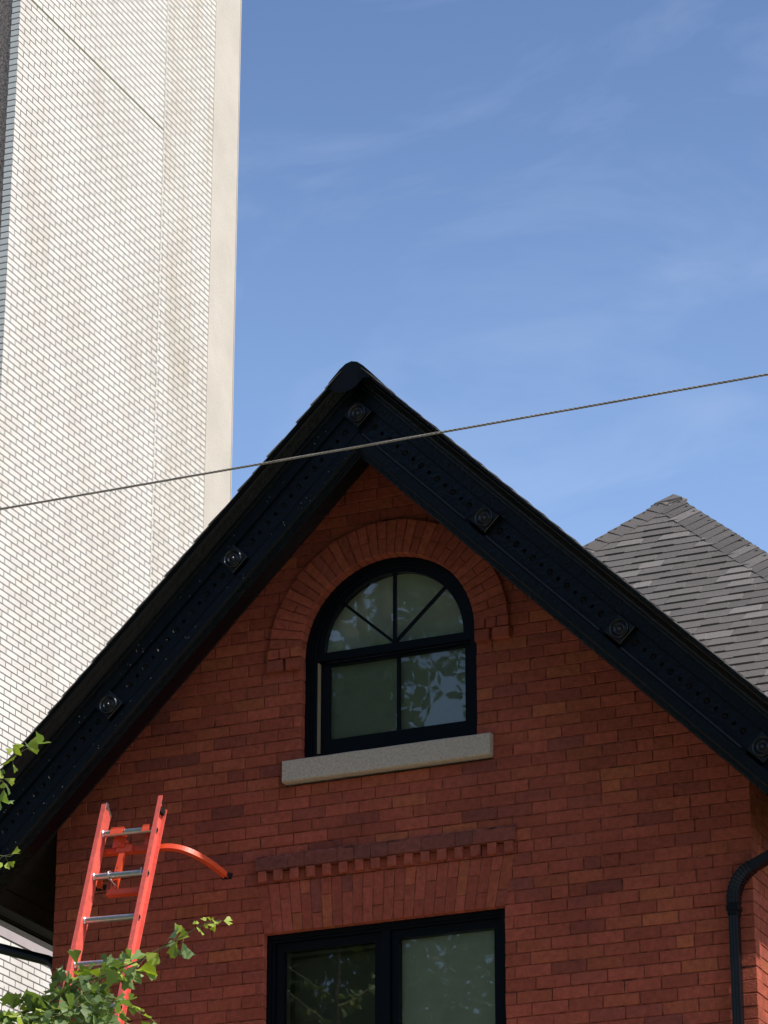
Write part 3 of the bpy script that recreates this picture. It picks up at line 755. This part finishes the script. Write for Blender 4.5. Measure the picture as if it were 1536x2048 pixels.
mb = MB(); mb.box(TX-0.01, TX+0.004, 8.7, YJ, 20.418, 20.428)
tpart('open_joint', mb, M['bark'])
mb = MB(); mb.box(TX-0.02, TX+0.010, 7.9+0.69, YK, 10.262, 10.45); tpart('flashing_band', mb, M['ledge'])

# ------------------------------------------------------------------ ladder
lean = math.asin(0.259)
lad = empty('extension_ladder', (-1.523-0.27, -0.452-8.05*0.259, 0.0))
lad.rotation_euler = (-lean, math.radians(1.9), 0)
tag(lad, 'orange fibreglass extension ladder with silver rungs leaning on the brick facade', 'ladder')
# local: x right, y towards wall, z up the ladder
TOP = 8.05; HWI = 0.180; DP = 0.088; FL = 0.030; TH = 0.0045
for s in (-1, 1):
    mb = MB(); z1 = TOP+0.215 if s > 0 else TOP+0.195
    xw = s*HWI; xo = s*(HWI+TH); xf = s*(HWI+FL)
    a, b = sorted((xw, xo)); yb, yf_ = DP/2, -DP/2
    # web with chamfered top
    def slab(x0, x1, y0, y1, za, zb0, zb1):
        v = [(x0, y0, za), (x1, y0, za), (x1, y1, za), (x0, y1, za), (x0, y0, zb0), (x1, y0, zb0), (x1, y1, zb1), (x0, y1, zb1)]
        mb.add(v, [(0, 3, 2, 1), (4, 5, 6, 7), (0, 1, 5, 4), (1, 2, 6, 5), (2, 3, 7, 6), (3, 0, 4, 7)])
    cut = z1-0.055
    slab(a, b, yf_, yb, 0, z1, cut)
    a, b = sorted((xo, xf))
    slab(a, b, yf_, yf_+TH, 0, z1, z1-0.003); slab(a, b, yb-TH, yb, 0, cut+0.003, cut)
    rail = mb.build('rail', M['orange'], lad)
    mb = MB()
    a, b = sorted((xw-s*0.001, xo+s*0.001))
    mb.box(a-0.001, b+0.001, yf_+0.008, yf_+0.035, z1-0.030, z1+0.012)
    mb.obox((a-.001, yf_+0.035, z1-0.012), (b-a+.002, 0, 0), (0, 0.055, -0.036), (0, 0.004, 0.010))
    if s > 0: mb.box(xo+.001, xf-.004, yf_+0.010, yb-0.012, cut-0.045, cut-0.010)
    mb.build('end_guide', M['rubber'] if s > 0 else M['alu'], rail)
    n = 6
    for i in range(n):
        mb = MB()   # rung ends seen outside the web
        zz = TOP-0.3048*i
        v = [(xo+s*0.003, 0.010+0.017*math.cos(q), zz+0.021*math.sin(q)) for q in [2*math.pi*k/16 for k in range(16)]]
        v2 = [(xo+s*0.0045, 0.010+0.011*math.cos(q), zz+0.013*math.sin(q)) for q in [2*math.pi*k/16 for k in range(16)]]
        mb.add(v+v2, [tuple(range(16)) if s > 0 else tuple(range(15, -1, -1))]+[(k, (k+1) % 16, 16+(k+1) % 16, 16+k) for k in range(16)])
        mb.add([(xo+s*0.0046, 0.010+0.010*math.cos(q), zz+0.012*math.sin(q)) for q in [2*math.pi*k/16 for k in range(16)]], [tuple(range(16))], mi=1)
        mb.build('rung_end', [M['alu'], M['rubber']], rail)
mb = MB()
nb = 18; ring = []
for k in range(nb):
    a = 2*math.pi*k/nb; y_, z_ = 0.0205*math.cos(a), 0.0205*math.sin(a)
    if z_ > 0.0165: z_ = 0.0165+0.3*(z_-0.0165)
    ring.append((y_*(1.05+0.03*(k % 2)), z_))
v = [(-HWI+.001, y_, z_) for y_, z_ in ring]+[(HWI-.001, y_, z_) for y_, z_ in ring]
mb.add(v, [(k, (k+1) % nb, nb+(k+1) % nb, nb+k) for k in range(nb)], smooth=False)
for s in (-1, 1):
    mb.tube([(s*(HWI-.0005), 0, 0), (s*(HWI-.006), 0, 0)], 0.0265, 18); mb.tube([(s*(HWI-.006), 0, 0), (s*(HWI-.012), 0, 0)], [0.0265, 0.0215], 18)
rung = mb.build('rung', M['alu'], lad, loc=(0, 0, TOP), recalc=True)
for i in range(1, 26):
    r = rung.copy(); COL.objects.link(r); r.parent = lad; r.location = (0, 0, TOP-0.3048*i)
# stand-off stabiliser
mb = MB()
zz = TOP-0.090; yw = 0.075
half = [(0.0, yw), (0.17, yw), (0.24, yw+.002), (0.30, yw+0.022), (0.355, yw+0.065), (0.405, yw+0.130), (0.445, yw+0.205), (0.475, yw+0.280), (0.492, yw+0.330)]
def drop_(i): return 0.0
path = [(-x*(1.0 if x < 0.2 else 1.0-0.25*min(1,(x-0.2)/0.15)), y, zz-max(0, y-yw)*0.12) for x, y in half[::-1]]+[(x, y, zz-max(0, y-yw)*0.12) for x, y in half[1:]]
path = [Vector((p[0]+0.015 if p[0] > 0 else p[0]+0.0, p[1], p[2])) for p in path]
# refine path
fine = []
for i in range(len(path)-1):
    p0 = path[max(i-1, 0)]; p1 = path[i]; p2 = path[i+1]; p3 = path[min(i+2, len(path)-1)]
    for q in range(4):
        t = q/4; fine.append(0.5*((2*p1)+(p2-p0)*t+(2*p0-5*p1+4*p2-p3)*t*t+(3*p1-p0-3*p2+p3)*t**3))
fine.append(path[-1])
mb.tube(fine, 0.0240, 4, smooth=False)
stab = mb.build('stabiliser_arm', M['orange2'], lad, recalc=True)
for (x0, x1) in ((-0.115, -0.030), (0.105, 0.155)):   # hooks over the top rung
    mb = MB()
    mb.obox((x0, -0.030, TOP+0.020), (x1-x0, 0, 0), (0, -0.004, -0.046), (0, 0.004, 0)); mb.obox((x0, -0.032, TOP+0.018), (x1-x0, 0, 0), (0, 0.062, 0.004), (0, 0, 0.004))
    mb.box(x0, x1, 0.028, 0.032, TOP-0.085, TOP+0.022)
    mb.build('rung_hook', M['orange2'], stab)
mb = MB(); mb.box(-0.085, 0.02, 0.034, 0.060, TOP-0.118, TOP-0.070)
mb.tube([(-0.06, 0.012, TOP-0.07), (-0.06, 0.035, TOP-0.07)], 0.010, 6); mb.tube([(-0.015, 0.012, TOP-0.058), (-0.015, 0.035, TOP-0.058)], 0.010, 6)
mb.build('bar_clamp', M['orange2'], stab)
mb = MB()
mb.obox((-0.060, 0.030, TOP-0.125), (0.036, 0, 0), (0, 0.004, 0), (-0.012, 0, -0.275)); mb.obox((-0.024, 0.030, TOP-0.125), (0.004, 0, 0), (0, 0.028, 0), (-0.012, 0, -0.275))
for k in range(6):
    x = -0.046-0.0014*k-0.004; z = TOP-0.235-0.024*k
    mb.tube([(x, 0.0297, z), (x, 0.0285, z)], 0.0045, 8, mi=1)
mb.obox((-0.088, 0.028, TOP-0.385), (0.27, 0, 0.0), (0, 0.004, 0), (0, 0, -0.034)); mb.obox((-0.088, 0.030, TOP-0.419), (0.27, 0, 0), (0, 0.036, 0), (0, 0, -0.004))
mb.build('adjusting_strap', [M['orange2'], M['rubber']], stab)
mb = MB(); q = [(-0.072+0.0*k, 0.028*math.cos(a), TOP-0.3048+0.028*math.sin(a)) for k, a in enumerate([math.pi*2*i/20 for i in range(21)])]
mb.tube(q, 0.0035, 6); mb.tube([(-0.055, -0.02, TOP-0.34), (-0.03, 0.03, TOP-0.365)], 0.004, 6)
mb.build('u_bolt', M['alu'], stab)
mb = MB(); mb.tube([(0.155, -0.030, TOP-0.285), (0.155, -0.026, TOP-0.335)], 0.004, 6); mb.build('locking_pin', M['alu'], stab)
for p, d in ((fine[-1], fine[-1]-fine[-2]), (fine[0], fine[0]-fine[1])):
    mb = MB(); d = d.normalized()
    mb.obox(p-Vector((0.032, 0.008, 0.020)), (0.064, 0, 0), (0, 0.014, 0.004), (0, 0, 0.040))
    mb.tube([p-Vector((0, 0, 0.018))+Vector((0, -.012, 0)), p+Vector((0, -.012, 0.018))], 0.012, 10)
    mb.obox(p-Vector((0.028, 0.030, 0.012)), (0.012, 0, 0), (0, 0.03, 0), (0, 0, 0.024)); mb.obox(p-Vector((-0.016, 0.030, 0.012)), (0.012, 0, 0), (0, 0.03, 0), (0, 0, 0.024))
    mb.build('rubber_pad', M['rubber'], stab)

# ------------------------------------------------------------------ cable
mb = MB(); 
def cz_(x): return 7.403 + 0.0009*(x-2.5)**2
for k in range(3):
    pts = []; x = -1.5
    while x < 6.5:
        a = 2*math.pi*(x/0.065) + k*2*math.pi/3
        pts.append((x, -6.0+0.0027*math.cos(a), cz_(x)+0.0027*math.sin(a))); x += 0.0081
    mb.tube(pts, 0.0029, 5, cap=False)
mb.tube([(x, -6.0, cz_(x)) for x in range(-30, -1)]+[(-1.5, -6.0, cz_(-1.5))], 0.0055, 6); mb.tube([(6.5, -6, cz_(6.5))]+[(x, -6.0, cz_(x)) for x in range(7, 36)], 0.0055, 6)
tag(mb.build('overhead_cable', M['cable']), 'thin twisted grey overhead cable crossing in front of the gable', 'cable')

# ------------------------------------------------------------------ ginkgo tree
gk = empty('ginkgo_tree', (-2.6, -4.7, 0))
tag(gk, 'young ginkgo with fan-shaped green leaves reaching in front of the ladder', 'tree')
GO = Vector((-2.6, -4.7, 0))
wood = MB(); leaves = MB()
wood.tube([Vector((0, 0, 0)), Vector((0.03, 0.02, 1.6)), Vector((-0.02, 0.05, 3.4)), Vector((0.05, 0, 5.2)), Vector((0.0, 0.05, 7.0)), Vector((0.05, 0, 8.6))], [0.10, 0.085, 0.07, 0.055, 0.035, 0.010], 12)
def leaf(p, d, nrm, size, tone, droop=0.25):
    """ginkgo fan: petiole then notched fan"""
    d = d.normalized(); side = d.cross(nrm).normalized(); n = side.cross(d).normalized()
    pl = size*random.uniform(0.35, 0.8); base = p+d*pl
    wood.tube([p, p+d*pl*0.5+n*size*0.03, base], size*0.016, 4, cap=False, mi=1)
    sp_ = math.radians(random.uniform(34, 60)); K = 10; rim = []; fold = random.choice([-1, 1])*random.uniform(0.2, 1.3)
    notch = random.random() < 0.75
    for k in range(K+1):
        t = -1+2*k/K; a = t*sp_
        r = size*(0.92-0.10*t*t+0.08*math.sin(k*2.3+size*900))
        if notch and abs(t) < 0.12: r *= 0.50
        q = base + d*r*math.cos(a) + side*r*math.sin(a) + n*(abs(t)*fold*size*0.5 - droop*size*0.4*(r/size)**2 + 0.03*size*math.sin(k*1.9))
        rim.append(q)
    mid = []
    for k in range(K+1):
        t = -1+2*k/K; a = t*sp_; r = size*0.45
        mid.append(base + d*r*math.cos(a) + side*r*math.sin(a) + n*(abs(t)*fold*size*0.22 - droop*size*0.08))
    v = [base]+mid+rim; f = [(0, 1+k, 2+k) for k in range(K)]+[(1+k, K+2+k, K+3+k, 2+k) for k in range(K)]
    leaves.add(v, f, tone, smooth=True)
def rnd_dir():
    while True:
        v = Vector((random.uniform(-1, 1), random.uniform(-1, 1), random.uniform(-1, 1)))
        if 0.1 < v.length < 1: return v.normalized()
def tone_l(young=0.15):
    r = random.random()
    if r < young: return (1.45, 1.45, 0.6)
    j = random.uniform(0.6, 1.15); return (0.85*j, j, 0.95*j)
def spray(pts, rads, step, size, per=(2, 4), young=0.15, side_spread=0.02):
    P = [Vector(p)-GO for p in pts]; wood.tube(P, [q*0.8 for q in rads], 6, cap=True, mi=1)
    tot = sum((P[i+1]-P[i]).length for i in range(len(P)-1)); s = step*0.5
    while s <= tot+1e-6:
        q = s; i = 0
        while i < len(P)-2 and q > (P[i+1]-P[i]).length: q -= (P[i+1]-P[i]).length; i += 1
        a = P[i]; t = (P[i+1]-a).normalized(); pos = a+t*q
        for _ in range(random.randint(*per)):
            d = (t*random.uniform(-0.1, 0.9)+rnd_dir()*0.9+Vector((0, 0, -0.30))).normalized()
            nrm = (Vector((0.35, -0.2, 0.9))+rnd_dir()*0.75).normalized()
            leaf(pos+rnd_dir()*side_spread, d, nrm, size*random.uniform(0.65, 1.2), tone_l(young))
        s += step*random.uniform(0.7, 1.3)
main = [(-2.55, -4.65, 4.7), (-1.7, -4.4, 5.15), (-0.9, -4.15, 5.45), (-0.313, -4.0, 5.651), (-0.066, -4.0, 5.701), (0.177, -4.0, 5.80), (0.30, -4.0, 5.83)]
spray(main, [0.03, 0.024, 0.018, 0.012, 0.010, 0.007, 0.006], 0.06, 0.086, (4, 6), 0.08, 0.04)
spray([(0.30, -4.0, 5.83), (0.42, -4.0, 5.861), (0.58, -4.0, 5.925), (0.739, -4.0, 5.992)], [0.006, 0.005, 0.004, 0.003], 0.075, 0.080, (2, 3), 0.3, 0.005)
spray([(0.739, -4.0, 5.992), (0.80, -4.0, 6.012), (0.872, -4.0, 6.022)], [0.003, 0.0025, 0.002], 0.05, 0.040, (2, 4), 0.9, 0.004)
spray([(-0.066, -4.0, 5.701), (0.05, -3.95, 5.80), (0.20, -3.9, 5.855), (0.33, -3.88, 5.86)], [0.006, 0.005, 0.004, 0.003], 0.05, 0.086, (4, 6), 0.12, 0.025)
spray([(-0.25, -4.05, 5.66), (-0.12, -4.1, 5.60), (0.05, -4.12, 5.60), (0.20, -4.12, 5.64), (0.31, -4.1, 5.66)], [0.008, 0.006, 0.005, 0.004, 0.003], 0.045, 0.086, (4, 6), 0.08, 0.035)
spray([(-0.30, -4.1, 5.58), (-0.1, -4.15, 5.52), (0.1, -4.15, 5.53), (0.30, -4.15, 5.55), (0.42, -4.12, 5.60)], [0.008, 0.006, 0.005, 0.004, 0.003], 0.05, 0.086, (4, 6), 0.08, 0.035)
spray([(0.25, -4.1, 5.67), (0.38, -4.05, 5.66), (0.47, -4.02, 5.60), (0.545, -4.0, 5.555)], [0.004, 0.003, 0.0025, 0.002], 0.07, 0.060, (2, 3), 0.4, 0.006)
# sprays that enter at the left edge
spray([(-2.6, -4.7, 6.2), (-1.6, -4.4, 6.5), (-0.9, -4.2, 6.72), (-0.494, -4.0, 6.90)], [0.02, 0.015, 0.008, 0.005], 0.10, 0.08, (1, 3), 0.2, 0.01)
spray([(-0.494, -4.0, 6.901), (-0.382, -4.0, 6.962), (-0.284, -4.0, 7.011), (-0.213, -4.0, 7.040), (-0.185, -4.0, 7.066)], [0.004, 0.003, 0.0025, 0.002, 0.002], 0.055, 0.066, (2, 3), 0.75, 0.003)
spray([(-0.9, -4.2, 6.60), (-0.459, -4.0, 6.791), (-0.40, -4.0, 6.86), (-0.362, -4.0, 6.93)], [0.004, 0.003, 0.0025, 0.002], 0.06, 0.078, (2, 3), 0.5, 0.003)
spray([(-0.9, -4.2, 6.50), (-0.502, -4.0, 6.535), (-0.357, -4.0, 6.489), (-0.299, -4.0, 6.477), (-0.275, -4.0, 6.49)], [0.004, 0.003, 0.0025, 0.002, 0.002], 0.06, 0.058, (2, 3), 0.9, 0.003)
# the rest of the crown, left of the view
for i in range(26):
    z = random.uniform(3.2, 8.4); a = random.uniform(1.7, 4.9); L_ = random.uniform(0.7, 1.4)*(1.15-0.09*(z-3))
    p0 = Vector((-2.6, -4.7, z)); d = Vector((math.cos(a), math.sin(a), 0.45))
    spray([p0, p0+d*L_*0.5, p0+d*L_+Vector((0, 0, 0.05))], [0.015, 0.009, 0.003], 0.10, 0.07, (2, 4), 0.1, 0.03)
wood.build('trunk', [M['trunk'], M['bark']], gk)
leaves.build('foliage', M['ginkgo'], gk)

# ------------------------------------------------------------------ trees over the road (seen in the panes)
wood_row = empty('roadside_woods'); tag(wood_row, 'dense row of leafy trees across the road mirrored in the window panes', 'woods', kind='stuff')
def big_tree(loc, h, rad, seed):
    random.seed(seed)
    w = MB(); w.tube([(0, 0, 0), (0.1, 0, h*0.25), (0, 0.1, h*0.5), (0.1, 0, h*0.85)], [0.38, 0.30, 0.20, 0.05], 12)
    lf = MB(); 
    for i in range(14):
        z = h*random.uniform(0.3, 0.75); a = i*2.4; L_ = rad*random.uniform(0.6, 1.0)
        e = Vector((math.cos(a)*L_, math.sin(a)*L_, z+L_*0.6)); w.tube([(0, 0, z), ((e.x)*0.5, e.y*0.5, z+L_*0.2), e], [0.13, 0.08, 0.02], 6)
    clumps = []
    for i in range(84):
        a = random.uniform(0, 6.283); zz = random.uniform(0.3, 1.0); rr = rad*math.sqrt(max(0.05, 1-((zz-0.55)/0.5)**2))*random.uniform(0.3, 1.0)
        clumps.append((Vector((math.cos(a)*rr, math.sin(a)*rr, h*zz)), random.uniform(0.7, 1.5)))
    for (c, r) in clumps:
        tb_ = random.uniform(0.6, 1.25)
        for k in range(430):
            p = c + rnd_dir()*r*random.uniform(0.3, 1.0); u = rnd_dir(); v2 = u.cross(rnd_dir()).normalized(); s_2 = random.uniform(0.06, 0.12)
            j = tb_*random.uniform(0.7, 1.3)
            lf.add([p-u*s_2, p+v2*s_2*0.6, p+u*s_2, p-v2*s_2*0.6], [(0, 1, 2, 3)], (j, j, j))
    return w.build('trunk', M['trunk'], wood_row, loc=loc), lf.build('crown', M['leaf'], wood_row, loc=loc)
proto = big_tree((-10.5, -23.5, 0), 27.0, 5.2, 3)
big_tree((-18.5, -24.5, 0), 26.0, 5.2, 5)
big_tree((-2.5, -25.0, 0), 24.0, 4.6, 9)

random.seed(11)
for i, (x, y, sc) in enumerate([(-26, -24, 0.95), (-34, -26, 1.0), (5, -25.5, 0.95), (12.5, -25.0, 0.95), (19.5, -25, 1.0), (27, -25, 0.95), (-42, -26, 1.0), (1.5, -31, 1.1), (-7, -31, 1.1), (9, -32, 1.1), (17, -32, 1.1), (-15, -31, 1.1), (-24, -31, 1.1)]):
    rz = random.uniform(0, 6)
    for ch in proto:
        c = ch.copy(); COL.objects.link(c); c.parent = wood_row; c.location = (x, y, 0); c.scale = (sc, sc, sc*0.95); c.rotation_euler = (0, 0, rz)
